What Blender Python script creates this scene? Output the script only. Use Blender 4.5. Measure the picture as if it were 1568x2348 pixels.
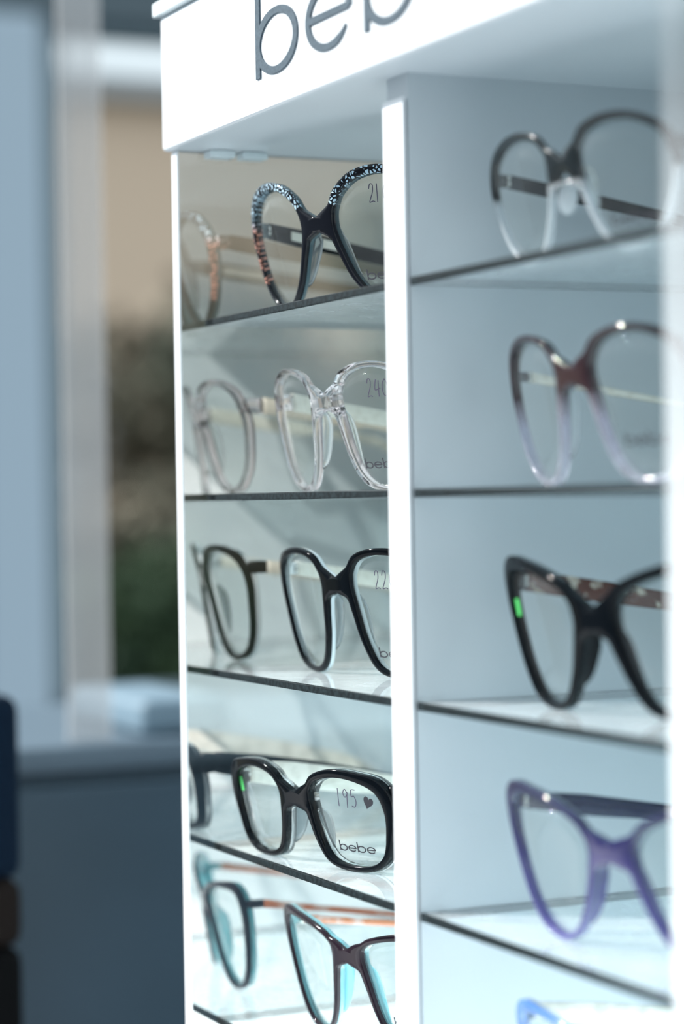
import bpy, bmesh, math, random
from mathutils import Vector, Matrix, Euler

for o in list(bpy.data.objects):
    bpy.data.objects.remove(o, do_unlink=True)
SC = bpy.context.scene
COL = SC.collection

# ------------------------------------------------------------------ camera
cam_d = bpy.data.cameras.new('camera')
cam = bpy.data.objects.new('camera', cam_d)
COL.objects.link(cam)
cam_d.sensor_fit = 'HORIZONTAL'
cam_d.sensor_width = 24.0
cam_d.lens = 80.433
cam_d.clip_start = 0.05
cam_d.clip_end = 200
CX = Vector((0.42735697, 0.00189248, 0.90408099))
CY = Vector((0.90393828, 0.0169956, -0.42732508))
CZ = Vector((-0.01617411, 0.99985377, 0.0055525))
rot = Matrix((CX, CY, CZ))            # world = rot @ camera
cam.matrix_world = Matrix.Translation(Vector((0.87621217, -0.43606814, 1.45))) @ rot.to_4x4()
cam_d.dof.use_dof = True
cam_d.dof.focus_distance = 1.07
cam_d.dof.aperture_fstop = 3.8
cam_d.dof.aperture_blades = 0
SC.camera = cam

# ------------------------------------------------------------------ view, world, sun
SC.view_settings.view_transform = 'Standard'
SC.view_settings.look = 'None'
SC.view_settings.gamma = 1
SC.view_settings.exposure = 0.16
SC.view_settings.use_curve_mapping = False

W = bpy.data.worlds.new('daylight')
SC.world = W
W.use_nodes = True
nt = W.node_tree
nt.nodes.clear()
tc = nt.nodes.new('ShaderNodeTexCoord')
sx = nt.nodes.new('ShaderNodeSeparateXYZ')
rp = nt.nodes.new('ShaderNodeValToRGB')
mr = nt.nodes.new('ShaderNodeMapRange')
mr.inputs['From Min'].default_value = -1
bg = nt.nodes.new('ShaderNodeBackground')
ou = nt.nodes.new('ShaderNodeOutputWorld')
nt.links.new(tc.outputs['Generated'], sx.inputs[0])
nt.links.new(sx.outputs['Z'], mr.inputs['Value'])
nt.links.new(mr.outputs[0], rp.inputs[0])
nt.links.new(rp.outputs[0], bg.inputs[0])
nt.links.new(bg.outputs[0], ou.inputs[0])
e = rp.color_ramp.elements
e[0].position = 0.0; e[0].color = (0.22, 0.27, 0.31, 1)
e[1].position = 1.0; e[1].color = (0.84, 0.95, 1.02, 1)
x = e.new(0.46); x.color = (0.20, 0.24, 0.27, 1)
x = e.new(0.54); x.color = (0.34, 0.40, 0.44, 1)
x = e.new(0.575); x.color = (0.90, 1.0, 1.07, 1)
bg.inputs[1].default_value = 1.0

sun_d = bpy.data.lights.new('sun', 'SUN')
sun_d.energy = 6.0
sun_d.angle = math.radians(0.6)
sun_d.color = (1.0, 0.98, 0.95)
sun = bpy.data.objects.new('sun', sun_d)
COL.objects.link(sun)
SUN_FROM = Vector((-0.50, -0.65, 0.56)).normalized()
sun.rotation_euler = SUN_FROM.to_track_quat('Z', 'Y').to_euler()
sun.location = SUN_FROM * 5

# ------------------------------------------------------------------ helpers
def link(name, me, mats=(), parent=None):
    o = bpy.data.objects.new(name, me)
    COL.objects.link(o)
    for m in (mats if isinstance(mats, (list, tuple)) else [mats]):
        me.materials.append(m)
    if parent:
        o.parent = parent
    return o

def tag(o, label=None, cat=None, group=None, kind=None):
    if label: o['label'] = label
    if cat: o['category'] = cat
    if group: o['group'] = group
    if kind: o['kind'] = kind
    return o

def empty(name, loc, rz=0.0):
    o = bpy.data.objects.new(name, None)
    COL.objects.link(o)
    o.location = loc
    o.rotation_euler = (0, 0, rz)
    o.empty_display_size = 0.02
    return o

def bm_box(bm, a, b, bevel=0.0, seg=2, mat=0):
    r = bmesh.ops.create_cube(bm, size=1.0)
    vs = r['verts']
    for v in vs:
        v.co = Vector(((a[i] + b[i]) / 2 + v.co[i] * (b[i] - a[i]) for i in range(3)))
    fs = set(f for v in vs for f in v.link_faces)
    for f in fs: f.material_index = mat
    if bevel > 0:
        es = list(set(ed for v in vs for ed in v.link_edges))
        bmesh.ops.bevel(bm, geom=es, offset=bevel, segments=seg, profile=0.6, affect='EDGES', material=-1)
    return vs

def fin(bm, name, smooth=False):
    bmesh.ops.recalc_face_normals(bm, faces=bm.faces)
    me = bpy.data.meshes.new(name)
    bm.to_mesh(me)
    bm.free()
    if smooth:
        for p in me.polygons: p.use_smooth = True
    return me

def box(name, a, b, mat, parent=None, bevel=0.0, seg=2):
    bm = bmesh.new()
    bm_box(bm, a, b, bevel, seg)
    return link(name, fin(bm, name, False), mat, parent)

def catmull(pts, n, closed=True):
    m = len(pts)
    out = []
    segs = m if closed else m - 1
    for i in range(n):
        t = i / n * segs if closed else i / (n - 1) * segs
        k = min(int(t), segs - 1)
        u = t - k
        def P(j):
            if closed: return pts[j % m]
            return pts[max(0, min(m - 1, j))]
        p0, p1, p2, p3 = P(k - 1), P(k), P(k + 1), P(k + 2)
        out.append(tuple(0.5 * ((2 * b) + (-a + c) * u + (2 * a - 5 * b + 4 * c - d) * u * u + (-a + 3 * b - 3 * c + d) * u ** 3)
                         for a, b, c, d in zip(p0, p1, p2, p3)))
    return out

# ------------------------------------------------------------------ materials
MATS = {}
def principled(name, col, rough=0.4, spec=0.5, metal=0.0, coat=0.0, trans=0.0, ior=1.5, alpha=1.0, sss=0.0):
    if name in MATS: return MATS[name]
    m = bpy.data.materials.new(name)
    m.use_nodes = True
    p = m.node_tree.nodes['Principled BSDF']
    p.inputs['Base Color'].default_value = (*col, 1)
    p.inputs['Roughness'].default_value = rough
    p.inputs['Specular IOR Level'].default_value = spec
    p.inputs['Metallic'].default_value = metal
    p.inputs['Coat Weight'].default_value = coat
    p.inputs['Coat Roughness'].default_value = 0.03
    p.inputs['Transmission Weight'].default_value = trans
    p.inputs['IOR'].default_value = ior
    p.inputs['Alpha'].default_value = alpha
    MATS[name] = m
    return m

def sheet(name, tint, fac, gloss_rough=0.0, gloss_col=(1, 1, 1), diffuse=0.0, dcol=(0.9, 0.95, 0.97), fresnel=False, bump=False):
    """thin clear sheet: part seen through, part mirrored, a little dust"""
    if name in MATS: return MATS[name]
    m = bpy.data.materials.new(name)
    m.use_nodes = True
    t = m.node_tree
    t.nodes.clear()
    o = t.nodes.new('ShaderNodeOutputMaterial')
    tr = t.nodes.new('ShaderNodeBsdfTransparent'); tr.inputs[0].default_value = (*tint, 1)
    gl = t.nodes.new('ShaderNodeBsdfGlossy'); gl.inputs[0].default_value = (*gloss_col, 1); gl.inputs['Roughness'].default_value = gloss_rough
    mx = t.nodes.new('ShaderNodeMixShader')
    if fresnel:
        lw = t.nodes.new('ShaderNodeFresnel'); lw.inputs['IOR'].default_value = 1.5
        ml = t.nodes.new('ShaderNodeMath'); ml.operation = 'MULTIPLY_ADD'
        ml.inputs[1].default_value = 1.0; ml.inputs[2].default_value = fac
        ml.use_clamp = True
        ge = t.nodes.new('ShaderNodeNewGeometry'); iv = t.nodes.new('ShaderNodeMath'); iv.operation = 'SUBTRACT'; iv.inputs[0].default_value = 1.0
        m3 = t.nodes.new('ShaderNodeMath'); m3.operation = 'MULTIPLY'
        t.links.new(ge.outputs['Backfacing'], iv.inputs[1])
        t.links.new(lw.outputs[0], ml.inputs[0]); t.links.new(ml.outputs[0], m3.inputs[0]); t.links.new(iv.outputs[0], m3.inputs[1]); t.links.new(m3.outputs[0], mx.inputs[0])
    else:
        mx.inputs[0].default_value = fac
    t.links.new(tr.outputs[0], mx.inputs[1]); t.links.new(gl.outputs[0], mx.inputs[2])
    last = mx
    if diffuse > 0:
        df = t.nodes.new('ShaderNodeBsdfDiffuse'); df.inputs[0].default_value = (*dcol, 1)
        m2 = t.nodes.new('ShaderNodeMixShader')
        nz = t.nodes.new('ShaderNodeTexNoise'); nz.inputs['Scale'].default_value = 90; nz.inputs['Detail'].default_value = 6
        tcn = t.nodes.new('ShaderNodeTexCoord')
        t.links.new(tcn.outputs['Object'], nz.inputs['Vector'])
        mm = t.nodes.new('ShaderNodeMapRange')
        mm.inputs['From Min'].default_value = 0.3; mm.inputs['From Max'].default_value = 0.75
        mm.inputs['To Min'].default_value = diffuse * 0.75; mm.inputs['To Max'].default_value = diffuse * 1.35
        t.links.new(nz.outputs[0], mm.inputs['Value']); t.links.new(mm.outputs[0], m2.inputs[0])
        t.links.new(last.outputs[0], m2.inputs[1]); t.links.new(df.outputs[0], m2.inputs[2])
        last = m2
    t.links.new(last.outputs[0], o.inputs[0])
    MATS[name] = m
    return m

def noise_mat(name, c1, c2, scale=5, rough=0.6, detail=4, lo=0.4, hi=0.6, coat=0.0, coord='Object', stretch=None, voronoi=False, trans=0.0):
    if name in MATS: return MATS[name]
    m = principled(name, c1, rough, coat=coat, trans=trans)
    t = m.node_tree
    p = t.nodes['Principled BSDF']
    tcn = t.nodes.new('ShaderNodeTexCoord')
    mp = t.nodes.new('ShaderNodeMapping')
    if stretch: mp.inputs['Scale'].default_value = stretch
    nz = t.nodes.new('ShaderNodeTexVoronoi' if voronoi else 'ShaderNodeTexNoise')
    nz.inputs['Scale'].default_value = scale
    if not voronoi: nz.inputs['Detail'].default_value = detail
    r = t.nodes.new('ShaderNodeValToRGB')
    r.color_ramp.elements[0].position = lo; r.color_ramp.elements[0].color = (*c1, 1)
    r.color_ramp.elements[1].position = hi; r.color_ramp.elements[1].color = (*c2, 1)
    t.links.new(tcn.outputs[coord], mp.inputs[0]); t.links.new(mp.outputs[0], nz.inputs['Vector'])
    t.links.new(nz.outputs[0], r.inputs[0]); t.links.new(r.outputs[0], p.inputs['Base Color'])
    return m

def zramp_mat(name, stops, lo, hi, rough=0.08, coat=0.6, trans_stops=None):
    """acetate whose own dye changes with height on the frame (object Z in metres)"""
    if name in MATS: return MATS[name]
    m = principled(name, stops[0][1], rough, coat=coat)
    t = m.node_tree; p = t.nodes['Principled BSDF']
    tcn = t.nodes.new('ShaderNodeTexCoord'); s = t.nodes.new('ShaderNodeSeparateXYZ')
    mr_ = t.nodes.new('ShaderNodeMapRange'); mr_.inputs['From Min'].default_value = lo; mr_.inputs['From Max'].default_value = hi
    t.links.new(tcn.outputs['Object'], s.inputs[0]); t.links.new(s.outputs['Z'], mr_.inputs['Value'])
    def ramp(st):
        r = t.nodes.new('ShaderNodeValToRGB')
        while len(r.color_ramp.elements) < len(st): r.color_ramp.elements.new(0.5)
        for el, (pos, c) in zip(r.color_ramp.elements, st):
            el.position = pos; el.color = (*c, 1)
        t.links.new(mr_.outputs[0], r.inputs[0])
        return r
    t.links.new(ramp(stops).outputs[0], p.inputs['Base Color'])
    if trans_stops:
        t.links.new(ramp([(a, (b, b, b)) for a, b in trans_stops]).outputs[0], p.inputs['Transmission Weight'])
    return m

white_plastic = principled('white_plastic', (0.86, 0.90, 0.93), 0.35, coat=0.3)
white_strip = principled('white_strip', (0.93, 0.95, 0.97), 0.3, coat=0.4)
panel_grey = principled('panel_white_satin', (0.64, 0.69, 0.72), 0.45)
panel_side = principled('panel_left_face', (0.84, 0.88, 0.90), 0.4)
letter_mat = noise_mat('letter_slate', (0.035, 0.062, 0.085), (0.055, 0.09, 0.12), 700, 0.5)
edge_dark = noise_mat('glass_edge_dark', (0.002, 0.006, 0.008), (0.012, 0.022, 0.026), 400, 0.5)
edge_dark.node_tree.nodes['Principled BSDF'].inputs['Specular IOR Level'].default_value = 0.2
clear_pane = sheet('clear_pane', (0.97, 0.99, 0.99), 0.0)
mirror_pane = sheet('mirror_pane', (0.99, 0.98, 0.94), 0.45, gloss_col=(1.0, 0.98, 0.95))
clear_edge = principled('clear_edge_white', (0.85, 0.93, 0.95), 0.25, coat=0.5)
shelf_glass = sheet('shelf_glass', (0.90, 0.95, 0.96), 0.04, fresnel=True, gloss_rough=0.02, diffuse=0.22)
lens_mat = sheet('lens_clear', (0.97, 0.99, 0.985), -0.015, fresnel=True, diffuse=0.012)
ink = principled('print_ink', (0.03, 0.03, 0.04), 0.6)
pen = principled('pen_ink', (0.07, 0.06, 0.10), 0.6)
steel = principled('hinge_steel', (0.75, 0.74, 0.70), 0.2, metal=1.0)
gold = principled('gold_metal', (0.85, 0.70, 0.45), 0.22, metal=1.0)

# ------------------------------------------------------------------ setting (far, out of focus)
floor_mat = noise_mat('floor_slate', (0.10, 0.13, 0.16), (0.14, 0.17, 0.20), 3, 0.5)
f_ = box('floor', (-3.5, -3.0, -0.05), (2.5, 3.5, 0.0), floor_mat); tag(f_, kind='structure')

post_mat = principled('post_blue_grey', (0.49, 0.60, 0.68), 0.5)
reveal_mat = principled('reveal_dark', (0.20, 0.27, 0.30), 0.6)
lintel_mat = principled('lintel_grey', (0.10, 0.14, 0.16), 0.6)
WX = -3.5
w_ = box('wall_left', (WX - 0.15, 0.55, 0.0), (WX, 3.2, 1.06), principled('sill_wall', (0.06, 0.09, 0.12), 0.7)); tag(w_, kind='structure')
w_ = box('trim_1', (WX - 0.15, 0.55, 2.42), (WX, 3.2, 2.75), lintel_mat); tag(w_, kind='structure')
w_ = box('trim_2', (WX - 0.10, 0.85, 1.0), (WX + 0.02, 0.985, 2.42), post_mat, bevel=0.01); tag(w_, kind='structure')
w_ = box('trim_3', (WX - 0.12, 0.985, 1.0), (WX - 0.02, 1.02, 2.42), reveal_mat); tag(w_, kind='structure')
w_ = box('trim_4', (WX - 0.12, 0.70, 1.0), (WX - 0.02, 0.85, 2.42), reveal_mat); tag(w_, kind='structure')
win = empty('window_1', (WX - 0.06, 1.9, 1.0)); tag(win, kind='structure')
bm = bmesh.new()
bm_box(bm, (-0.02, -0.88, 0.0), (0.02, 1.3, 0.03)); bm_box(bm, (-0.02, -0.88, 1.39), (0.02, 1.3, 1.42))
bm_box(bm, (-0.02, -0.88, 0.0), (0.02, -0.86, 1.42)); bm_box(bm, (-0.02, 1.27, 0.0), (0.02, 1.3, 1.42))
link('window_frame', fin(bm, 'window_frame'), reveal_mat, win)
link('window_pane', fin((lambda b: (bm_box(b, (-0.003, -0.86, 0.03), (0.003, 1.27, 1.39)), b)[1])(bmesh.new()), 'window_pane'), clear_pane, win)

# outdoors
g_ = box('ground', (-40, -6, -0.06), (-3.66, 25, -0.01), noise_mat('grass_ground', (0.06, 0.07, 0.045), (0.09, 0.08, 0.06), 0.8, 0.9)); tag(g_, kind='structure')

def leafy(name, loc, r, h, mat, label, seed, trunk=None, squash=1.0, group=None):
    root = empty(name, loc)
    tag(root, label, 'tree' if 'tree' in name else 'bush', group)
    rnd = random.Random(seed)
    bm = bmesh.new()
    blobs = []
    for k in range(22):
        a = rnd.uniform(0, 6.283); q = rnd.uniform(0, 0.66) * r
        blobs.append((Vector((math.cos(a) * q, math.sin(a) * q, h + rnd.uniform(-0.6, 0.6) * r * squash)), r * rnd.uniform(0.28, 0.48)))
    for k in range(9000):
        c, s = blobs[k % len(blobs)]
        d = Vector((rnd.gauss(0, 1), rnd.gauss(0, 1), rnd.gauss(0, 1))).normalized()
        p = c + d * s * rnd.uniform(0.55, 1.05)
        u = Vector((rnd.gauss(0, 1), rnd.gauss(0, 1), rnd.gauss(0, 1))).normalized()
        v = u.cross(d + Vector((rnd.uniform(-.6, .6), rnd.uniform(-.6, .6), rnd.uniform(-.6, .6))))
        if v.length < 1e-3: continue
        v.normalize()
        L = r * rnd.uniform(0.05, 0.085)
        bm.faces.new([bm.verts.new(p - u * L), bm.verts.new(p + v * L * 0.45), bm.verts.new(p + u * L), bm.verts.new(p - v * L * 0.45)])
    link('foliage', fin(bm, 'foliage'), mat, root)
    bm = bmesh.new()
    bmesh.ops.create_cone(bm, cap_ends=True, segments=10, radius1=0.09 * r + 0.03, radius2=0.05 * r + 0.02, depth=h, matrix=Matrix.Translation((0, 0, h / 2)))
    link('trunk', fin(bm, 'trunk'), principled('bark', (0.08, 0.06, 0.05), 0.9), root)
    return root

olive = noise_mat('leaf_olive', (0.03, 0.05, 0.03), (0.10, 0.11, 0.07), 3, 0.8)
green = noise_mat('leaf_green', (0.02, 0.045, 0.02), (0.05, 0.09, 0.035), 3, 0.8)
russet = noise_mat('leaf_russet', (0.14, 0.12, 0.10), (0.42, 0.30, 0.20), 1.5, 0.8)
dusk = noise_mat('leaf_dusky', (0.06, 0.07, 0.045), (0.22, 0.18, 0.13), 2.2, 0.8)
OUT = [('bush', (-6.6, 2.35, -0.01), 0.55, 0.80, green, 'dark green bush outside, low between the translucent strip and the display', 3),
       ('bush', (-9.2, 3.6, -0.01), 1.05, 1.5, dusk, 'tall dusky bush outside, directly behind the translucent strip', 5),
       ('bush', (-10.2, 5.3, -0.01), 1.1, 1.1, olive, 'olive bush seen through the left bay of the display', 8)]
for nm, lc, r_, h_, mt, lb, sd in OUT:
    leafy(nm, lc, r_, h_, mt, lb, sd)
leafy('tree', (-14.5, 8.3, -0.01), 1.8, 3.0, noise_mat('leaf_greygreen', (0.22, 0.24, 0.19), (0.42, 0.40, 0.34), 2, 0.8), 'blurred grey-green tree outside, behind the glasses of the left bay', 14)

bld = empty('building', (-24, 12, -0.01)); tag(bld, 'blurred pale peach building across the way, above the trees', 'building')
bm = bmesh.new(); bm_box(bm, (-3, -8, 0), (0, 10, 6.1))
link('wall', fin(bm, 'wall'), principled('peach_render', (0.88, 0.66, 0.50), 0.8), bld)
bm = bmesh.new(); bm_box(bm, (-3.3, -8.3, 6.1), (0.3, 10.3, 6.35))
link('roof', fin(bm, 'roof'), principled('roof_grey', (0.45, 0.47, 0.50), 0.8), bld)
for k in range(6):
    bm = bmesh.new(); bm_box(bm, (-0.02, -7 + k * 2.7, 1.2), (0.03, -5.6 + k * 2.7, 3.0))
    link('window', fin(bm, 'window'), principled('far_glass', (0.55, 0.52, 0.50), 0.3), bld)

# dark cabinet left of the display, with what stands on it
slate = noise_mat('cabinet_slate', (0.020, 0.048, 0.072), (0.029, 0.064, 0.096), 2.5, 0.45)
cab = empty('storage_cabinet', (-0.925, 0.38, 0)); tag(cab, 'dark slate-blue cabinet standing left of and behind the display tower', 'cabinet')
bm = bmesh.new(); bm_box(bm, (-0.165, -0.37, 0.06), (0.165, 0.37, 1.25), 0.006)
link('body', fin(bm, 'body'), slate, cab)
bm = bmesh.new(); bm_box(bm, (-0.175, -0.38, 1.25), (0.175, 0.38, 1.27), 0.006)
link('worktop', fin(bm, 'worktop'), principled('cabinet_top', (0.085, 0.13, 0.17), 0.45), cab)
bm = bmesh.new(); bm_box(bm, (-0.15, -0.35, 0.0), (0.15, 0.35, 0.06))
link('plinth', fin(bm, 'plinth'), principled('plinth_black', (0.01, 0.01, 0.015), 0.6), cab)
for s in (-0.365, 0.003):
    bm = bmesh.new(); bm_box(bm, (0.165, s, 0.08), (0.175, s + 0.362, 1.24), 0.003)
    d_ = link('door', fin(bm, 'door'), slate, cab)
    bm = bmesh.new(); bm_box(bm, (0.175, s + 0.12, 0.80), (0.188, s + 0.22, 0.81), 0.003)
    link('handle', fin(bm, 'handle'), steel, d_)
bx_ = box('pale_worktop_block', (-0.09, -0.03, 0.0), (0.09, 0.045, 0.028), principled('pale_block_blue', (0.15, 0.23, 0.29), 0.55), bevel=0.010, seg=4)  # pale block added to brighten this stretch of the worktop
bx_.location = (-0.87, 0.205, 1.27); tag(bx_, 'low pale blue block added to brighten the top of the dark slate cabinet', 'box')

strip_t = bpy.data.materials.new('translucent_strip'); strip_t.use_nodes = True
t = strip_t.node_tree; t.nodes.clear()
o_ = t.nodes.new('ShaderNodeOutputMaterial'); a_ = t.nodes.new('ShaderNodeBsdfTransparent'); b_ = t.nodes.new('ShaderNodeBsdfDiffuse'); c_ = t.nodes.new('ShaderNodeMixShader')
b_.inputs[0].default_value = (0.62, 0.62, 0.62, 1); c_.inputs[0].default_value = 0.36
t.links.new(a_.outputs[0], c_.inputs[1]); t.links.new(b_.outputs[0], c_.inputs[2]); t.links.new(c_.outputs[0], o_.inputs[0])

# stacked boxes at the left picture edge
for nm, z0, z1, col_, lb in (('tall_bin', 0.0, 1.16, (0.002, 0.0025, 0.003), 'black tall bin at the left edge, under the brown box'),
                             ('cardboard_box', 1.16, 1.205, (0.013, 0.010, 0.009), 'dark brown box on the black bin at the left edge'),
                             ('navy_case', 1.205, 1.325, (0.003, 0.011, 0.025), 'dark navy case on the brown box, at the left edge')):
    o = box(nm, (-0.05, -0.07, 0), (0.05, 0.07, z1 - z0), principled(nm + '_mat', col_, 0.8, spec=0.1), bevel=0.012, seg=3)
    o.location = (-0.62, -0.057, z0); tag(o, lb, 'bin' if 'bin' in nm else ('case' if 'case' in nm else 'box'))

# ------------------------------------------------------------------ display tower
T_SH = 0.0035
SH_TOP = [1.5428, 1.4538, 1.3643, 1.2757, 1.1865]
ZC = 1.6286; BASE = 1.10; YB = 0.205
tower = empty('display_stand', (0.0, 0.10, 0.0))
tag(tower, 'white acrylic eyewear display tower with a lettered header and open bays', 'display stand')
tower_off = Vector((0.0, 0.10, 0.0))
def tpart(name, boxes, mats, bevel=0.0, parent=None, seg=3):
    bm = bmesh.new()
    for a, b in boxes:
        bm_box(bm, Vector(a) - tower_off, Vector(b) - tower_off, bevel, seg)
    return link(name, fin(bm, name), mats, parent or tower)

XR = 0.236
header = tpart('header', [((-0.2205, -0.016, ZC), (0.70, 0.215, 1.697))], white_plastic, 0.0025)
lid = tpart('header_lid', [((-0.2235, -0.019, 1.6972), (0.703, 0.218, 1.7045))], clear_edge, 0.001)
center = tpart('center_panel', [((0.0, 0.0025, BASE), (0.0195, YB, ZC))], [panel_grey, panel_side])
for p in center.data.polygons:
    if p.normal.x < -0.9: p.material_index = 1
cs = tpart('edge_strip', [((0.0003, 0.0, BASE), (0.0190, 0.0018, 1.6185))], white_strip, 0.0006)
# left clear panel: inner face mirrors the bay
XL0, XL1 = -0.2180, -0.2115
lp = tpart('left_panel', [((XL0, -0.0106, BASE), (XL1, YB, ZC))], [clear_pane, mirror_pane, clear_edge])
for p in lp.data.polygons:
    if p.normal.x > 0.9: p.material_index = 1
    elif p.normal.x > -0.9: p.material_index = 2
ls = tpart('edge_strip', [((XL0 - 0.0003, -0.0118, BASE), (XL1 + 0.0003, -0.0106, ZC - 0.0005))], white_strip, 0.0004)
# right clear panel, nearest the camera
rp_ = tpart('right_panel', [((XR, -0.0074, BASE), (XR + 0.008, YB, ZC))], [clear_pane, clear_edge])
film = bpy.data.materials.new('graded_white_film'); film.use_nodes = True
t = film.node_tree; t.nodes.clear()
o_ = t.nodes.new('ShaderNodeOutputMaterial'); a_ = t.nodes.new('ShaderNodeBsdfTransparent'); b_ = t.nodes.new('ShaderNodeBsdfDiffuse'); c_ = t.nodes.new('ShaderNodeMixShader')
b_.inputs[0].default_value = (0.9, 0.94, 0.96, 1)
tt = t.nodes.new('ShaderNodeTexCoord'); ss = t.nodes.new('ShaderNodeSeparateXYZ'); rr = t.nodes.new('ShaderNodeMapRange')
rr.inputs['From Min'].default_value = 1.60; rr.inputs['From Max'].default_value = 1.36; rr.inputs['To Min'].default_value = 0.03; rr.inputs['To Max'].default_value = 0.5  # film is clearer towards the top, denser towards the bottom
t.links.new(tt.outputs['Object'], ss.inputs[0]); t.links.new(ss.outputs['Z'], rr.inputs['Value']); t.links.new(rr.outputs[0], c_.inputs[0])
t.links.new(a_.outputs[0], c_.inputs[1]); t.links.new(b_.outputs[0], c_.inputs[2]); t.links.new(c_.outputs[0], o_.inputs[0])
rs = tpart('edge_strip', [((XR - 0.0095, -0.0085, BASE), (XR + 0.0085, -0.0075, ZC - 0.0005))], film, 0.0004)
rs['label'] = 'translucent white edge strip at the right, clearer towards the top'
back = tpart('back_panel', [((XL0, YB, BASE), (0.70, YB + 0.006, ZC))], principled('back_white', (0.75, 0.82, 0.86), 0.5))
base = tpart('plinth', [((-0.26, -0.22, 0.0), (0.72, 0.26, BASE))], principled('plinth_white', (0.80, 0.84, 0.87), 0.5), 0.004)  # unseen base; its white front is deepened to bounce sunlight up

glow_mat = bpy.data.materials.new('added_base_glow'); glow_mat.use_nodes = True  # added glowing panels in the bay floors, out of view, brighten the lower shelves
glow_mat.node_tree.nodes['Principled BSDF'].inputs['Emission Color'].default_value = (0.96, 1.0, 1.0, 1)
glow_mat.node_tree.nodes['Principled BSDF'].inputs['Emission Strength'].default_value = 5.2
for xa_, xb_ in ((XL1 + 0.01, -0.01), (0.03, XR - 0.01)):
    tpart('added_glow_panel', [((xa_, 0.015, BASE), (xb_, YB - 0.01, BASE + 0.006))], glow_mat)

# header lettering (raised flat letters on the front face)
def ribbon(bm, pts, wid, y0, y1, closed=False):
    n = len(pts)
    rows = []
    for i, p in enumerate(pts):
        if closed: a, b = pts[(i - 1) % n], pts[(i + 1) % n]
        else: a, b = pts[max(0, i - 1)], pts[min(n - 1, i + 1)]
        d = Vector((b[0] - a[0], b[1] - a[1]))
        d = d.normalized() if d.length > 0 else Vector((1, 0))
        nx, nz = -d.y, d.x
        w = wid[i] if isinstance(wid, (list, tuple)) else wid
        q = []
        for s in (-1, 1):
            for yy in (y0, y1):
                q.append(bm.verts.new((p[0] + nx * w / 2 * s, yy, p[1] + nz * w / 2 * s)))
        rows.append(q)
    m = n if closed else n - 1
    for i in range(m):
        a, b = rows[i], rows[(i + 1) % n]
        for u, v in ((0, 1), (1, 3), (3, 2), (2, 0)):
            bm.faces.new((a[u], a[v], b[v], b[u]))
    if not closed:
        bm.faces.new((rows[0][0], rows[0][1], rows[0][3], rows[0][2]))
        bm.faces.new((rows[-1][0], rows[-1][1], rows[-1][3], rows[-1][2]))

def glyph(bm, ch, x, z, s, y0, y1, sw=0.16, sh=0.11):
    """letters on an x-height of s; b and e are wide and round"""
    rx, ry = 0.78 * s, 0.5 * s
    if ch == 'b':
        ribbon(bm, [(x + sw * s * 0.5, z + 0.02 * s), (x + sw * s * 0.5, z + 1.5 * s)], sw * s, y0, y1)
        pts, wd = [], []
        cx, cz = x + rx, z + ry
        for i in range(64):
            a = i / 64 * 2 * math.pi
            pts.append((cx + (rx - sw * s / 2) * math.cos(a), cz + (ry - sh * s / 2) * math.sin(a)))
            wd.append((sw * 1.05 * abs(math.cos(a)) ** 1.4 + sh * (1 - abs(math.cos(a)) ** 1.4)) * s)
        ribbon(bm, pts, wd, y0 + 0.00002 * s, y1, True)
    if ch == 'e':
        cx, cz = x + rx, z + ry
        pts, wd = [], []
        for i in range(56):
            a = math.radians(-32 - 328 * i / 55)
            pts.append((cx + (rx - sw * s / 2) * math.cos(a), cz + (ry - sh * s / 2) * math.sin(a)))
            k = min(1, i / 8 + 0.35)
            wd.append((sw * abs(math.cos(a)) ** 1.4 + sh * (1 - abs(math.cos(a)) ** 1.4)) * s * k)
        ribbon(bm, pts, wd, y0, y1)
        ribbon(bm, [(x + sw * s * 0.4, cz + 0.02 * s), (x + 2 * rx - sw * s * 0.5, cz + 0.02 * s)], sh * s, y0 + 0.00002 * s, y1)

for ch, xx in (('b', -0.0963), ('e', -0.0410), ('b', 0.0178), ('e', 0.0733)):
    bm = bmesh.new()
    glyph(bm, ch, xx, 1.6434, 0.0300, -0.0168, -0.0158)
    for v in bm.verts: v.co -= tower_off
    o = link('letter_' + ch, fin(bm, 'letter_' + ch), letter_mat, header)

# small clear clips under the header corner
for yy in (0.012, 0.030):
    tpart('corner_clip', [((XL1, yy - 0.009, ZC - 0.004), (XL1 + 0.010, yy + 0.005, ZC - 0.0002))], clear_edge, 0.0012)

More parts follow.
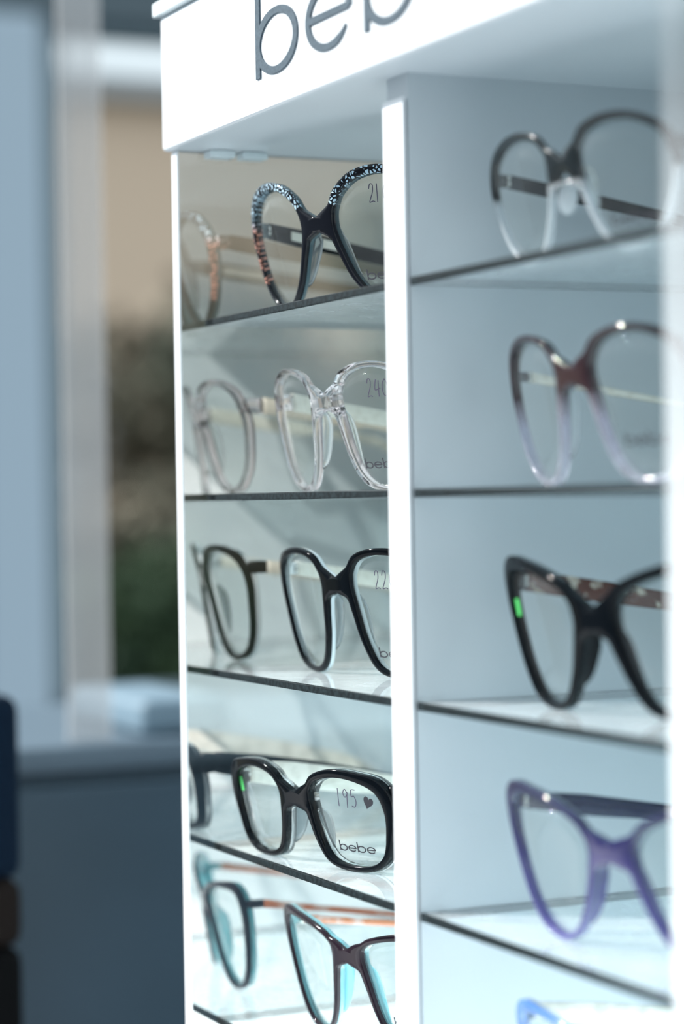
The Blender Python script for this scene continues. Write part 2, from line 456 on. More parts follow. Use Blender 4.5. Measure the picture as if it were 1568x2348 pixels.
# glass shelves: one sheet per level and bay, dark polished edges, held by small pins
BAYS = [('left', XL1 + 0.0002, -0.0002), ('right', 0.0197, XR - 0.0002)]
LEV = ['top', 'second', 'third', 'fourth', 'fifth']
for bi, (bn, xa, xb) in enumerate(BAYS):
    for li, zt in enumerate(SH_TOP):
        root = empty('glass_shelf', ((xa + xb) / 2, 0.09, zt - T_SH))
        tag(root, '%s glass shelf with a dark front edge in the %s bay of the display' % (LEV[li], bn), 'shelf', 'glass shelves of the display')
        o0 = Vector(root.location)
        bm = bmesh.new()
        bm_box(bm, Vector((xa, 0.0035, zt - T_SH)) - o0, Vector((xb, YB - 0.001, zt)) - o0)
        sh = link('sheet', fin(bm, 'sheet'), [shelf_glass, edge_dark], root)
        for p in sh.data.polygons:
            if abs(p.normal.z) < 0.5: p.material_index = 1
        # polished dark front rim
        bm = bmesh.new()
        bm_box(bm, Vector((xa, 0.0022, zt - T_SH)) - o0, Vector((xb, 0.0036, zt - 0.0001)) - o0, 0.0004)
        link('front_edge', fin(bm, 'front_edge'), edge_dark, root)
        for sx_ in ((xa + 0.0012, xb - 0.0012)):
            bm = bmesh.new()
            bmesh.ops.create_cone(bm, cap_ends=True, segments=16, radius1=0.0014, radius2=0.0014, depth=0.0024,
                                  matrix=Matrix.Translation(Vector((sx_, 0.012, zt - T_SH / 2)) - o0) @ Matrix.Rotation(math.pi / 2, 4, 'Y'))
            link('shelf_pin', fin(bm, 'shelf_pin', True), edge_dark, root)

# neighbouring translucent strip, standing on the cabinet
tb = box('acrylic_strip', (-0.003, -0.0165, 0.0), (0.003, 0.0165, 0.63), strip_t, bevel=0.001)
tb.location = (-0.775, 0.130, 1.27)
tag(tb, 'tall translucent grey acrylic strip standing on the slate cabinet', 'panel')

# ------------------------------------------------------------------ eyeglasses
MM = 0.001
WIDE = 1.4         # extra half bridge width, mm
SLIM = 0.88        # rim width factor
def build_glasses(label, loc, yaw_deg, inner, T, front_mats, lens_pos, temple, pads=None, number=None, num_at=(38, 4),
                  txt_at=(28, -26), green=None, heart=False, lower_mats=None, hinge=(66, 9), layer=0.5, tdir=9.0,
                  kind='acetate', wire=None, bev=0.8, txt=True, kb=0.0030, tilt=0.19, fold=18):
    """inner: closed list (x, z, rim width) in mm for the near half, from the bridge centre"""
    KB = kb
    root = empty('eyeglasses', loc, math.radians(yaw_deg))
    tag(root, label, 'glasses', 'eyeglasses on display')
    def bend(v): return Vector((v[0], v[1] + KB * v[0] * v[0] - v[2] * tilt, v[2])) * MM
    N = 120
    inner = [(x_ + WIDE * max(0.0, 1 - (x_ - 9) / 32), z_, w_ + WIDE + 0.3 if w_ >= 8.5 else w_ * SLIM) for x_, z_, w_ in inner]
    samp = catmull(inner, N)
    pts = [(p[0], p[1]) for p in samp]
    nor = []
    area = sum(pts[i][0] * pts[(i + 1) % N][1] - pts[(i + 1) % N][0] * pts[i][1] for i in range(N))
    sgn = 1 if area > 0 else -1
    for i in range(N):
        a, b = pts[i - 1], pts[(i + 1) % N]
        dx, dz = b[0] - a[0], b[1] - a[1]; L = math.hypot(dx, dz)
        nor.append((sgn * dz / L, -sgn * dx / L))
    outer, cl = [], []
    for i in range(N):
        w = samp[i][2]
        ox, oz = pts[i][0] + nor[i][0] * w, pts[i][1] + nor[i][1] * w
        if ox <= 0.0:      # cut on the centre line: this stretch is the bridge
            k = pts[i][0] / (pts[i][0] - ox) if pts[i][0] != ox else 1
            oz = pts[i][1] + (oz - pts[i][1]) * k
            ox = 0.0
        outer.append((ox, oz)); cl.append(ox <= 1e-6)
    # ---- front frame
    bm = bmesh.new()
    for s in (1, -1):
        rings = []
        for i in range(N):
            I, O = Vector(pts[i]), Vector(outer[i])
            L = (O - I).length
            bb = min(bev, L * 0.35) / max(L, 1e-6)
            be = 0 if cl[i] else bb
            by = 0 if cl[i] else min(bev, L * 0.35)
            bi = min(bev * 0.7, L * 0.3)
            th = T
            prof = [(0, th / 2), (0, -th / 2 + th * layer), (0, -th / 2 + bi), (bb * 0.3, -th / 2 + bi * .3), (bb, -th / 2), (0.5, -th / 2 - 0.12),
                    (1 - be, -th / 2), (1 - be * .3, -th / 2 + by * .3), (1, -th / 2 + by), (1, -th / 2 + th * layer), (1, th / 2 - by * .5), (1 - be * .6, th / 2)]
            ring = []
            for u, y in prof:
                P = I + (O - I) * u
                ring.append(bm.verts.new(bend((P.x * s, y, P.y))))
            rings.append(ring)
        K = len(rings[0])
        for i in range(N):
            a, b = rings[i], rings[(i + 1) % N]
            ca, cb = cl[i], cl[(i + 1) % N]
            for j in range(K):
                j2 = (j + 1) % K
                if ca and cb and j in (6, 7, 8, 9, 10): continue
                try:
                    f = bm.faces.new((a[j], b[j], b[j2], a[j2]))
                    f.material_index = 0 if 1 <= j <= 8 else 1
                    f.smooth = True
                except ValueError: pass
    bmesh.ops.remove_doubles(bm, verts=bm.verts, dist=1e-6)
    bmesh.ops.dissolve_degenerate(bm, dist=1e-7, edges=bm.edges)
    fr = link('frame_front', fin(bm, 'frame_front', True), front_mats, root)
    # ---- lenses with their printing
    for s in (-1, 1):
        bm = bmesh.new()
        cxm = sum(p[0] for p in pts) / N; czm = sum(p[1] for p in pts) / N
        lay = []
        for (sc_, y) in ((1.004, 0.7), (1.004, -0.7)):
            rr_ = []
            for q in (1.0, 0.66, 0.33):
                row = []
                for i in range(0, N, 2):
                    X = cxm + (pts[i][0] - cxm) * sc_ * q; Z = czm + (pts[i][1] - czm) * sc_ * q
                    dome = -0.8 * (1 - q * q)
                    row.append(bm.verts.new(bend((X * s, y + dome, Z))))
                rr_.append(row)
            c = bm.verts.new(bend((cxm * s, y - 0.8, czm)))
            n2 = N // 2
            for a, b in zip(rr_, rr_[1:]):
                for i in range(n2): bm.faces.new((a[i], a[(i + 1) % n2], b[(i + 1) % n2], b[i]))
            for i in range(n2): bm.faces.new((rr_[-1][i], rr_[-1][(i + 1) % n2], c))
            lay.append(rr_[0])
        n2 = N // 2
        for i in range(n2): bm.faces.new((lay[0][i], lay[0][(i + 1) % n2], lay[1][(i + 1) % n2], lay[1][i]))
        ln = link('lens', fin(bm, 'lens', True), lens_mat, root)
        def onlens(bm2):
            for v in bm2.verts:
                dd = math.hypot((v.co.x * s - cxm) / 26, (v.co.z - czm) / 24)
                v.co = bend((v.co.x, v.co.y - 0.8 * max(0, 1 - dd * dd) - 1.0, v.co.z))
        if s == 1:
            if txt:
                bm = bmesh.new()
                xx = txt_at[0]
                for ch in 'bebe':
                    glyph(bm, ch, xx, txt_at[1], 3.3, -0.05, 0.05, 0.19, 0.17); xx += 5.7
                onlens(bm)
                link('printed_word', fin(bm, 'printed_word'), ink, ln)
            if number:
                bm = bmesh.new()
                D = {'1': [[(0.1, 2), (0.0, 0)]], '9': [[(0.85, 1.5), (0.5, 1.95), (0.15, 1.5), (0.4, 1.05), (0.8, 1.4), (0.85, 1.6), (0.7, 0.8), (0.6, -0.1)]],
                     '5': [[(0.95, 1.95), (0.35, 1.9), (0.3, 1.2), (0.7, 1.25), (0.95, 0.7), (0.7, 0.1), (0.2, 0.15)]],
                     '2': [[(0.1, 1.5), (0.3, 2.0), (0.65, 1.9), (0.6, 1.2), (0.25, 0.5), (0.05, 0.05), (0.5, 0.15), (0.8, 0.05)]],
                     '4': [[(0.35, 1.9), (0.1, 0.85), (0.45, 0.8), (0.9, 0.95)], [(0.75, 1.8), (0.65, 0.9), (0.6, 0.0)]],
                     '0': [[(0.5, 1.9), (0.15, 1.4), (0.1, 0.5), (0.45, 0.05), (0.8, 0.5), (0.8, 1.4), (0.5, 1.9)]]}
                xx = num_at[0]
                for ch in number:
                    for st in D[ch]:
                        sm = catmull(st, 26, False)
                        hs = 4.3
                        ribbon(bm, [(xx + a * hs * 0.9, num_at[1] + b * hs) for a, b in sm], 0.42, -0.05, 0.05)
                    xx += 3.0 if ch == '1' else 4.4
                onlens(bm)
                link('price_number', fin(bm, 'price_number'), pen, ln)
            if heart:
                bm = bmesh.new()
                c = []
                for i in range(40):
                    a = i / 40 * 2 * math.pi
                    c.append((16 * math.sin(a) ** 3, 13 * math.cos(a) - 5 * math.cos(2 * a) - 2 * math.cos(3 * a) - math.cos(4 * a)))
                vs = []
                for hx, hz in c:
                    hx *= 0.17; hz *= 0.21
                    an = -0.35
                    vs.append(bm.verts.new((heart[0] + hx * math.cos(an) - hz * math.sin(an), 0, heart[1] + hx * math.sin(an) + hz * math.cos(an))))
                cc = bm.verts.new((heart[0], 0, heart[1]))
                for i in range(40): bm.faces.new((vs[i], vs[(i + 1) % 40], cc))
                onlens(bm)
                link('heart_print', fin(bm, 'heart_print'), ink, ln)
        elif green:
            bm = bmesh.new()
            ribbon(bm, [green, (green[0] + 0.6, green[1] - 7)], 4.0, -0.05, 0.05)
            onlens(bm)
            g_ = link('green_sticker', fin(bm, 'green_sticker'), principled('sticker_green', (0.10, 0.62, 0.16), 0.4), ln)
    # ---- nose pads
    if pads:
        pm, i0, i1, depth = pads
        for s in (-1, 1):
            bm = bmesh.new()
            rows = []
            nos = [i for i in range(N) if pts[i][0] < cxm and i1 < pts[i][1] < i0]
            nos.sort(key=lambda i: -pts[i][1])
            M_ = len(nos)
            for k, i in enumerate(nos):
                q = k / (M_ - 1)
                h = depth * math.sin(math.pi * min(1, (0.06 + 0.94 * q))) ** 0.6 if q < 1 else 0
                I, O = Vector(pts[i]), Vector(outer[i])
                dirv = (O - I).normalized()
                w = min((O - I).length, 5)
                mid = I + dirv * (w * 0.55)
                hw = 1.3
                sec = []
                for (u, y) in ((-hw, T / 2 - 0.8), (-hw * 0.9, T / 2 + h * 0.6), (-hw * 0.4 + 0.4, T / 2 + h * 0.92), (0.3, T / 2 + h), (hw * 0.6 + 0.6, T / 2 + h * 0.85), (hw, T / 2 + h * 0.5), (hw, T / 2 - 0.8)):
                    P = mid + dirv * (u + 0.18 * (y - T / 2))
                    sec.append(bm.verts.new(bend((P.x * s, y, P.y))))
                rows.append(sec)
            for a, b in zip(rows, rows[1:]):
                for j in range(len(a)):
                    j2 = (j + 1) % len(a)
                    bm.faces.new((a[j], a[j2], b[j2], b[j]))
            bm.faces.new(rows[0]); bm.faces.new(rows[-1])
            link('nose_pad', fin(bm, 'nose_pad', True), pm, root)
    if kind == 'halfrim':
        for s in (-1, 1):
            bm = bmesh.new()
            bmesh.ops.create_uvsphere(bm, u_segments=20, v_segments=14, radius=1.0,
                                      matrix=Matrix.Translation(Vector((s * 8.0, 8.0, -11.0)) * MM) @ Matrix.Rotation(s * 0.45, 4, 'Z') @ Matrix.Rotation(-s * 0.25, 4, 'Y') @ Matrix.Diagonal((1.5 * MM, 4.2 * MM, 7.0 * MM, 1)))
            pd = link('nose_pad', fin(bm, 'nose_pad', True), wire, root)
            bm = bmesh.new()
            tube(bm, [Vector((s * 11.0, 1.5, -2)) * MM, Vector((s * 11.5, 5, -3)) * MM, Vector((s * 10, 8.5, -8)) * MM, Vector((s * 8.6, 8.3, -11)) * MM], 0.5 * MM)
            link('pad_arm', fin(bm, 'pad_arm', True), steel, pd)
        bm = bmesh.new()
        tube(bm, [Vector((-9.5, 1.6, -9)) * MM, Vector((-5, 0.6, -7)) * MM, Vector((0, 0.4, -6.4)) * MM, Vector((5, 0.6, -7)) * MM, Vector((9.5, 1.6, -9)) * MM], 1.1 * MM)
        link('bridge_bar', fin(bm, 'bridge_bar', True), front_mats[0], root)
    # ---- end pieces, hinges and temples
    tmats, prof_t, label_plate = temple
    xh, zh = hinge
    yh = KB * xh * xh - zh * tilt
    for s in (-1, 1):
        h0 = prof_t[0][1]
        bm = bmesh.new()
        secs = [(xh - 4.0, yh - T / 2 + 1.0, h0 * 0.8, 5), (xh - 1.6, yh + 1.0, h0 * 0.95, 4), (xh - 0.8, yh + 4.5, h0 * 0.95, 2.8), (xh - 0.8, yh + 8.0, h0 * 0.9, 2.6)]
        loft(bm, secs, s, zh)
        link('end_piece', fin(bm, 'end_piece', True), front_mats, root)
        bm = bmesh.new()
        for dz in (-1.2, 1.2):
            bmesh.ops.create_cone(bm, cap_ends=True, segments=14, radius1=0.9 * MM, radius2=0.9 * MM, depth=1.9 * MM,
                                  matrix=Matrix.Translation(Vector((s * (xh - 2.6), yh + 7.0, zh + dz)) * MM))
        link('hinge', fin(bm, 'hinge', True), steel, root)
        bm = bmesh.new()
        ys0 = yh + 8.0
        tan = math.tan(math.radians(tdir))
        floor_z = min(p[1] - 4 for p in outer) + 3.2
        rows = []
        L_ = 138.0
        for k in range(41):
            q = k / 40
            yy = ys0 + L_ * q
            hh = interp(prof_t, q * L_)
            zz = zh - (yy - ys0) * tan
            if q > 0.68:
                zz -= ((q - 0.68) / 0.32) ** 1.6 * 24
            zz = max(zz, min(o[1] for o in outer) + hh / 2 + 0.2)
            xin = xh - 0.8 - 2.0 * q - (fold if s < 0 else 6) * q
            rows.append((xin, yy, hh, 2.6 if kind != 'halfrim' else 1.6, zz))
        loft2(bm, rows, s)
        tp = link('temple', fin(bm, 'temple', True), tmats, root)
        if label_plate:
            y0_, y1_, hh, m_ = label_plate
            bm = bmesh.new()
            ya, yb_ = ys0 + y0_, ys0 + y1_
            za, zb_ = zh - y0_ * tan, zh - y1_ * tan
            xi = s * (xh - 2.5 - (fold if s < 0 else 6) * y0_ / L_)
            va = [(xi, ya, za - hh / 2), (xi, ya, za + hh / 2), (xi - s * (0.3 + 18 * (y1_ - y0_) / L_), yb_, zb_ + hh / 2), (xi - s * (0.3 + 18 * (y1_ - y0_) / L_), yb_, zb_ - hh / 2)]
            v1 = [bm.verts.new(Vector(v) * MM) for v in va]
            v2 = [bm.verts.new((Vector(v) + Vector((-s * 0.35, 0, 0))) * MM) for v in va]
            bm.faces.new(v1); bm.faces.new(v2)
            for i in range(4): bm.faces.new((v1[i], v1[(i + 1) % 4], v2[(i + 1) % 4], v2[i]))
            link('printed_plate', fin(bm, 'printed_plate'), m_, tp)
    # ---- rest on the shelf
    return root

def interp(pr, x):
    for (a, b), (c, d) in zip(pr, pr[1:]):
        if x <= c: return b + (d - b) * (x - a) / max(1e-6, c - a)
    return pr[-1][1]

def tube(bm, pts, r, n=10):
    rows = []
    for i, p in enumerate(pts):
        a, b = pts[max(0, i - 1)], pts[min(len(pts) - 1, i + 1)]
        d = (b - a).normalized()
        u = d.cross(Vector((0, 0, 1)))
        if u.length < 1e-3: u = d.cross(Vector((0, 1, 0)))
        u.normalize(); v = d.cross(u)
        rows.append([bm.verts.new(p + (u * math.cos(k / n * 6.28318) + v * math.sin(k / n * 6.28318)) * r) for k in range(n)])
    for a, b in zip(rows, rows[1:]):
        for k in range(n): bm.faces.new((a[k], a[(k + 1) % n], b[(k + 1) % n], b[k]))
    bm.faces.new(rows[0]); bm.faces.new(rows[-1])

def loft(bm, secs, s, zh):
    loft2(bm, [(x_, y_, h_, t_, zh) for x_, y_, h_, t_ in secs], s)

def loft2(bm, rows, s):
    rs_ = []
    for x_, y_, h_, t_, z_ in rows:
        c = min(0.5, t_ * 0.25, h_ * 0.3)
        prof = [(t_ / 2, -h_ / 2 + c), (t_ / 2, h_ / 2 - c), (t_ / 2 - c, h_ / 2), (-t_ / 2 + c, h_ / 2), (-t_ / 2, h_ / 2 - c), (-t_ / 2, -h_ / 2 + c), (-t_ / 2 + c, -h_ / 2), (t_ / 2 - c, -h_ / 2)]
        rs_.append([bm.verts.new(Vector((s * (x_ + a), y_, z_ + b)) * MM) for a, b in prof])
    for a, b in zip(rs_, rs_[1:]):
        for j in range(8):
            f = bm.faces.new((a[j], a[(j + 1) % 8], b[(j + 1) % 8], b[j]))
            f.material_index = 1 if j in (4, 5, 3) else 0      # inner side
    bm.faces.new(rs_[0]); bm.faces.new(rs_[-1])

black = principled('acetate_black', (0.0015, 0.003, 0.005), 0.07, spec=0.17)
crystal = principled('acetate_crystal', (0.93, 0.96, 0.97), 0.04, trans=1.0, ior=1.45)
pad_clear = principled('pad_clear', (0.90, 0.94, 0.95), 0.08, trans=0.9, ior=1.35)
pad_smoke = principled('pad_smoke', (0.45, 0.50, 0.52), 0.08, trans=0.85, ior=1.35)
pink_crystal = principled('acetate_pink_crystal', (0.90, 0.82, 0.83), 0.03, trans=1.0, ior=1.47)
teal_dark = principled('acetate_dark_teal', (0.04, 0.09, 0.11), 0.14)
white_layer = principled('acetate_white_layer', (0.80, 0.88, 0.92), 0.12, coat=1.0)
plum = principled('acetate_plum_black', (0.014, 0.007, 0.013), 0.10, spec=0.25)
turq = principled('acetate_turquoise', (0.18, 0.62, 0.70), 0.10, coat=1.0, trans=0.55, ior=1.4)
cream = noise_mat('temple_cream', (0.92, 0.88, 0.78), (0.80, 0.75, 0.65), 260, 0.3, coat=0.6, lo=0.5, hi=0.7)
tort = noise_mat('acetate_tortoise', (0.09, 0.022, 0.010), (0.62, 0.55, 0.45), 160, 0.15, coat=0.4, lo=0.56, hi=0.68, detail=2)
orange_t = noise_mat('temple_orange', (0.50, 0.16, 0.06), (0.60, 0.45, 0.40), 60, 0.2, coat=1.0, lo=0.5, hi=0.62)
navy_t = principled('temple_navy', (0.012, 0.012, 0.05), 0.2, coat=0.6)
smoke_m = principled('smoke_metal', (0.012, 0.018, 0.024), 0.3, metal=0.6)
nylon = principled('clear_nylon', (0.88, 0.93, 0.96), 0.1, trans=0.35, ior=1.3)

# snake pattern on the upper rim of the top-left pair (a print: fixed to the frame)
snake = principled('acetate_snake', (0.004, 0.005, 0.008), 0.10, spec=0.3)
t = snake.node_tree; p_ = t.nodes['Principled BSDF']
tcn = t.nodes.new('ShaderNodeTexCoord'); sp = t.nodes.new('ShaderNodeSeparateXYZ')
vo = t.nodes.new('ShaderNodeTexVoronoi'); vo.feature = 'DISTANCE_TO_EDGE'; vo.inputs['Scale'].default_value = 480
t.links.new(tcn.outputs['Object'], sp.inputs[0]); t.links.new(tcn.outputs['Object'], vo.inputs['Vector'])
th_ = t.nodes.new('ShaderNodeMath'); th_.operation = 'GREATER_THAN'; th_.inputs[1].default_value = 0.17
t.links.new(vo.outputs['Distance'], th_.inputs[0])
ab = t.nodes.new('ShaderNodeMath'); ab.operation = 'ABSOLUTE'; t.links.new(sp.outputs['X'], ab.inputs[0])
# pattern lives on the outer and upper rim, away from the bridge and nose
ma = t.nodes.new('ShaderNodeMath'); ma.operation = 'MULTIPLY_ADD'; ma.inputs[1].default_value = 0.75
t.links.new(ab.outputs[0], ma.inputs[0]); t.links.new(sp.outputs['Z'], ma.inputs[2])
gt = t.nodes.new('ShaderNodeMath'); gt.operation = 'GREATER_THAN'; gt.inputs[1].default_value = 0.019
t.links.new(ma.outputs[0], gt.inputs[0])
mu = t.nodes.new('ShaderNodeMath'); mu.operation = 'MULTIPLY'; t.links.new(th_.outputs[0], mu.inputs[0]); t.links.new(gt.outputs[0], mu.inputs[1])
zr = t.nodes.new('ShaderNodeMapRange'); zr.inputs['From Min'].default_value = 0.004; zr.inputs['From Max'].default_value = 0.010
t.links.new(sp.outputs['Z'], zr.inputs['Value'])
mc = t.nodes.new('ShaderNodeMix'); mc.data_type = 'RGBA'
mc.inputs[6].default_value = (0.72, 0.33, 0.24, 1); mc.inputs[7].default_value = (0.50, 0.68, 0.80, 1)
t.links.new(zr.outputs[0], mc.inputs[0])
m2 = t.nodes.new('ShaderNodeMix'); m2.data_type = 'RGBA'; m2.inputs[6].default_value = (0.004, 0.005, 0.009, 1)
t.links.new(mu.outputs[0], m2.inputs[0]); t.links.new(mc.outputs[2], m2.inputs[7]); t.links.new(m2.outputs[2], p_.inputs['Base Color'])

rose_fade = zramp_mat('acetate_rose_fade', [(0.0, (0.86, 0.84, 0.93)), (0.40, (0.80, 0.76, 0.90)), (0.62, (0.035, 0.010, 0.015)), (1.0, (0.018, 0.006, 0.009))], -0.042, 0.018,
                      trans_stops=[(0.0, 0.9), (0.4, 0.85), (0.62, 0.2), (1.0, 0.0)])
purple_fade = zramp_mat('acetate_purple', [(0.0, (0.17, 0.15, 0.46)), (0.40, (0.08, 0.07, 0.27)), (0.70, (0.016, 0.014, 0.09)), (1.0, (0.018, 0.02, 0.06))], -0.038, 0.022,
                        trans_stops=[(0.0, 0.5), (0.45, 0.25), (0.7, 0.0), (1.0, 0.0)])
brow_fade = zramp_mat('brow_half_rim', [(0.0, (0.82, 0.88, 0.92)), (0.50, (0.82, 0.88, 0.92)), (0.56, (0.006, 0.010, 0.012)), (1.0, (0.010, 0.016, 0.018))], -0.036, 0.018, rough=0.2,
                      trans_stops=[(0.0, 0.65), (0.50, 0.65), (0.56, 0.0), (1.0, 0.0)])
blue_a = principled('acetate_blue', (0.06, 0.18, 0.50), 0.15, coat=1.0)
pearl = noise_mat('temple_pearl', (0.95, 0.91, 0.82), (0.70, 0.66, 0.58), 120, 0.3, coat=0.8, lo=0.45, hi=0.7)

# rim outlines, near half: (x, z, rim width), counter-clockwise from the nose side
BUTTERFLY = [(10.2, 2.6, 10.8), (11.4, 7.2, 4.6), (16.5, 14, 4.0), (28, 20, 4.4), (43, 21, 4.8), (56, 15.5, 5.2), (61.5, 4, 5), (60, -9, 3.6),
             (54.5, -22, 3), (46, -31, 2.8), (36, -34.5, 2.8), (27.5, -32, 2.8), (19.5, -23.5, 3.2), (13.5, -11, 3.8), (11, -4.2, 5.5), (10.2, -0.3, 10.8)]
ROUND = [(10, 2.6, 10.8), (11.2, 6.8, 4.4), (17, 12.8, 3.2), (29, 16, 3.2), (43, 15.2, 3.4), (54, 9, 4.0), (58.5, -3, 3.8), (57, -16, 3.2),
         (52, -29, 3.0), (42, -37.8, 3.0), (29, -39, 3.0), (20.5, -34, 3.2), (14.9, -23.5, 3.2), (11.8, -10.5, 3.8), (10.6, -4, 5.5), (10, -0.3, 10.8)]
SQUARED = [(10.4, 2.8, 11), (11.8, 7.4, 5), (17.5, 13.2, 4), (29, 16, 3.8), (43, 15.2, 4.2), (55, 10.5, 5.4), (60, 1, 4.6), (58.5, -13, 3.6),
           (54.5, -27, 3.2), (47, -36.5, 3.2), (32.5, -40, 3.2), (21.5, -36.5, 3.4), (15, -24.5, 3.6), (12.2, -10.5, 4.4), (11, -3.8, 6), (10.4, -0.2, 11)]
WAYFARER = [(10.4, 2.4, 11), (11.6, 6.2, 4.8), (17, 10.8, 4.2), (29, 13.4, 4.6), (43, 12.6, 5), (55, 8, 7.5), (59, -1, 6.5), (58, -12, 4),
            (54.5, -22, 3.4), (46, -27.2, 3.2), (30.5, -28, 3.2), (19.5, -24.8, 3.4), (14.2, -16.5, 3.8), (11.8, -8, 4.4), (11, -3.6, 6), (10.4, -0.2, 11)]
CATEYE = [(10.4, 3, 11), (12, 8, 6), (18, 13.2, 4.4), (30, 17.5, 4.2), (44, 20, 5), (57, 19, 7), (60.5, 9, 5.2), (58.5, -6, 4),
          (54, -20, 3.4), (46.5, -30, 3.2), (34.5, -33, 3.2), (24, -30.2, 3.4), (17, -20.5, 4), (13, -10, 5.4), (11.4, -4.5, 7), (10.4, -0.6, 11)]
CATEYE_P = [(10.2, 2.4, 10.8), (11.6, 5.8, 4.4), (18, 9.2, 3.4), (30, 12, 3.6), (44, 13.5, 4.2), (57, 12.5, 6), (60.5, 3, 4.6), (58.5, -12, 3.4),
            (53.5, -27, 3), (46, -37, 2.8), (34.5, -40.3, 2.8), (24.5, -37, 2.8), (17, -26, 3), (12.5, -10.5, 3.8), (10.9, -4, 5.5), (10.2, -0.4, 10.8)]
CATEYE_R = [(10.2, 2.4, 10.8), (12, 6.5, 4.6), (18, 12, 3.6), (30, 16.5, 3.8), (44, 19, 4.4), (57, 18, 6.5), (60.5, 8.5, 4.8), (58.5, -7, 3.4),
            (53.5, -22, 3), (46, -31.5, 2.8), (35, -35, 2.8), (24.5, -31.6, 2.8), (17, -21.5, 3), (12.6, -10, 3.8), (11, -4, 5.5), (10.2, -0.4, 10.8)]
PILOT = [(8.5, 1.0, 2.6), (9.5, 6.0, 2.4), (15.0, 11.0, 2.2), (26.0, 13.5, 2.2), (40.0, 12.5, 2.2), (52.0, 7.0, 2.4), (57.0, -3.0, 2.4),
         (54.5, -15.0, 2.0), (48.0, -26.0, 2.0), (39.0, -33.0, 2.0), (29.0, -34.0, 2.0), (20.0, -29.0, 2.0), (13.5, -19.0, 2.0), (9.6, -8.0, 2.4)]
BROW = [(x_, z_, (9 if i == 0 else w_ * (1.6 if z_ > -4 else 1.45))) for i, (x_, z_, w_) in enumerate(PILOT)]

wide = [(0, 8), (20, 9), (45, 8), (95, 7), (140, 9)]
slim = [(0, 4.5), (30, 3.4), (95, 3.2), (140, 6)]
thick = [(0, 11), (25, 13.5), (60, 12.5), (95, 8), (140, 9)]

def place(bx_, by_, level, zb, shape):
    """bridge at x, y; height so that the rim bottom touches the shelf"""
    return (bx_, by_, SH_TOP[level] + (-zb) * MM)

def low(shape):
    N = 120; s_ = catmull(shape, N); m_ = 0
    for i in range(N):
        a, b = s_[i - 1], s_[(i + 1) % N]
        dx, dz = b[0] - a[0], b[1] - a[1]; L = math.hypot(dx, dz)
        m_ = min(m_, s_[i][1] - s_[i][2] * SLIM * abs(dx) / L)
    return m_

def Z_for(level, shape): return SH_TOP[level] - low(shape) * MM + 0.0001

# left bay, top to bottom
build_glasses('black butterfly eyeglasses with snake-print rim on the top shelf, left bay', (-0.1170, 0.024, Z_for(0, BUTTERFLY)), 15.5, BUTTERFLY, 5.0,
              [snake, teal_dark], None, ([black, black], wide, (12, 40, 4.5, cream)), pads=(pad_smoke, 0, -26, 6), number='210', hinge=(66, 6), txt_at=(27, -27), num_at=(35, 8), kb=0.0034)
build_glasses('clear pale pink round eyeglasses with cream temples on the second shelf, left bay', (-0.1280, 0.031, Z_for(1, ROUND)), 9, ROUND, 4.6,
              [pink_crystal, pink_crystal], None, ([cream, cream], [(0, 9), (55, 8), (58, 5), (140, 6)], None), pads=(pad_clear, -2, -30, 6), number='240', hinge=(63, 4), txt_at=(23.5, -31.5), num_at=(33, 2), kb=0.0034)
build_glasses('black squared eyeglasses with a white inner layer on the third shelf, left bay', (-0.1255, 0.035, Z_for(2, SQUARED)), 11.5, SQUARED, 5.0,
              [black, white_layer], None, ([cream, cream], [(0, 7), (30, 8), (95, 7), (140, 8)], None), pads=(pad_smoke, -2, -30, 6), number='220', hinge=(65, 8), txt_at=(23, -33), num_at=(28, 0), kb=0.0034)
build_glasses('black rectangular eyeglasses priced 195 on the fourth shelf, left bay', (-0.1225, 0.011, Z_for(3, WAYFARER)), 12, WAYFARER, 7.0,
              [black, crystal], None, ([black, pearl], thick, None), pads=(pad_smoke, -3, -22, 7), number='195', hinge=(66, 7), txt_at=(26.5, -21.5), num_at=(31, 0), green=(-56, 6), heart=(49, 3), layer=0.55, kb=0.0022)
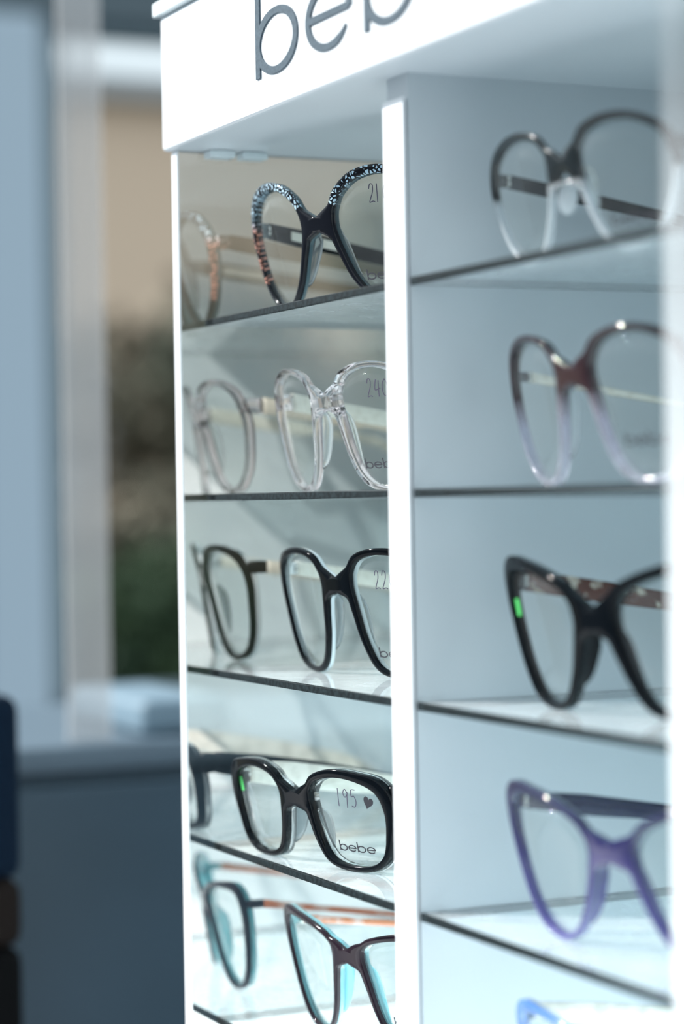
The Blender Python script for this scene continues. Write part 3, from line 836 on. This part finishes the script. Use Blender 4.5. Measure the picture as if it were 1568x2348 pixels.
build_glasses('dark plum eyeglasses with a turquoise inner layer on the lowest visible shelf, left bay', (-0.1195, 0.035, Z_for(4, CATEYE_P)), 12.5, CATEYE_P, 5.4,
              [plum, turq], None, ([orange_t, orange_t], slim, None), pads=(turq, -2, -30, 6), hinge=(66, 8), layer=0.45, txt_at=(26, -30), kb=0.003)
# right bay, top to bottom
build_glasses('smoky half-rim eyeglasses with clear lower rims on the top shelf, right bay', (0.0990, 0.030, Z_for(0, BROW)), 6.5, BROW, 3.2,
              [brow_fade, brow_fade], None, ([smoke_m, smoke_m], [(0, 6), (30, 6), (95, 4), (140, 6)], None), hinge=(60, 2), kind='halfrim', wire=nylon, txt_at=(24, -26), kb=0.0024)
build_glasses('dark rose eyeglasses fading to clear lilac on the second shelf, right bay', (0.1050, 0.030, Z_for(1, ROUND)), 4, ROUND, 4.6,
              [rose_fade, rose_fade], None, ([gold, cream], [(0, 4.5), (30, 3.4), (95, 2.2), (140, 5)], None), pads=(pad_clear, -2, -30, 5), hinge=(63, 4), txt_at=(25, -27), kb=0.0034)
build_glasses('black cat-eye eyeglasses with tortoiseshell temples on the third shelf, right bay', (0.1185, 0.030, Z_for(2, CATEYE)), 9.5, CATEYE, 5.6,
              [black, black], None, ([tort, tort], [(0, 9), (40, 9), (95, 7), (140, 8)], None), pads=(black, -1, -24, 6), hinge=(66, 15), green=(-58, 8), txt=False, kb=0.003)
build_glasses('translucent purple cat-eye eyeglasses on the fourth shelf, right bay', (0.1360, 0.025, Z_for(3, CATEYE_R)), 15.5, CATEYE_R, 5.0,
              [purple_fade, purple_fade], None, ([navy_t, navy_t], [(0, 7), (30, 9), (95, 6), (140, 8)], None), pads=(purple_fade, -2, -28, 4), hinge=(66, 14), txt=False, kb=0.003)
build_glasses('blue cat-eye eyeglasses with pearly temples at the bottom edge, right bay', (0.1280, 0.030, Z_for(4, CATEYE_P)), 14, CATEYE_P, 5.0,
              [blue_a, crystal], None, ([blue_a, pearl], [(0, 7), (30, 9), (95, 6), (140, 8)], None), pads=(pad_clear, -2, -28, 4), hinge=(66, 10), txt=False, kb=0.003)
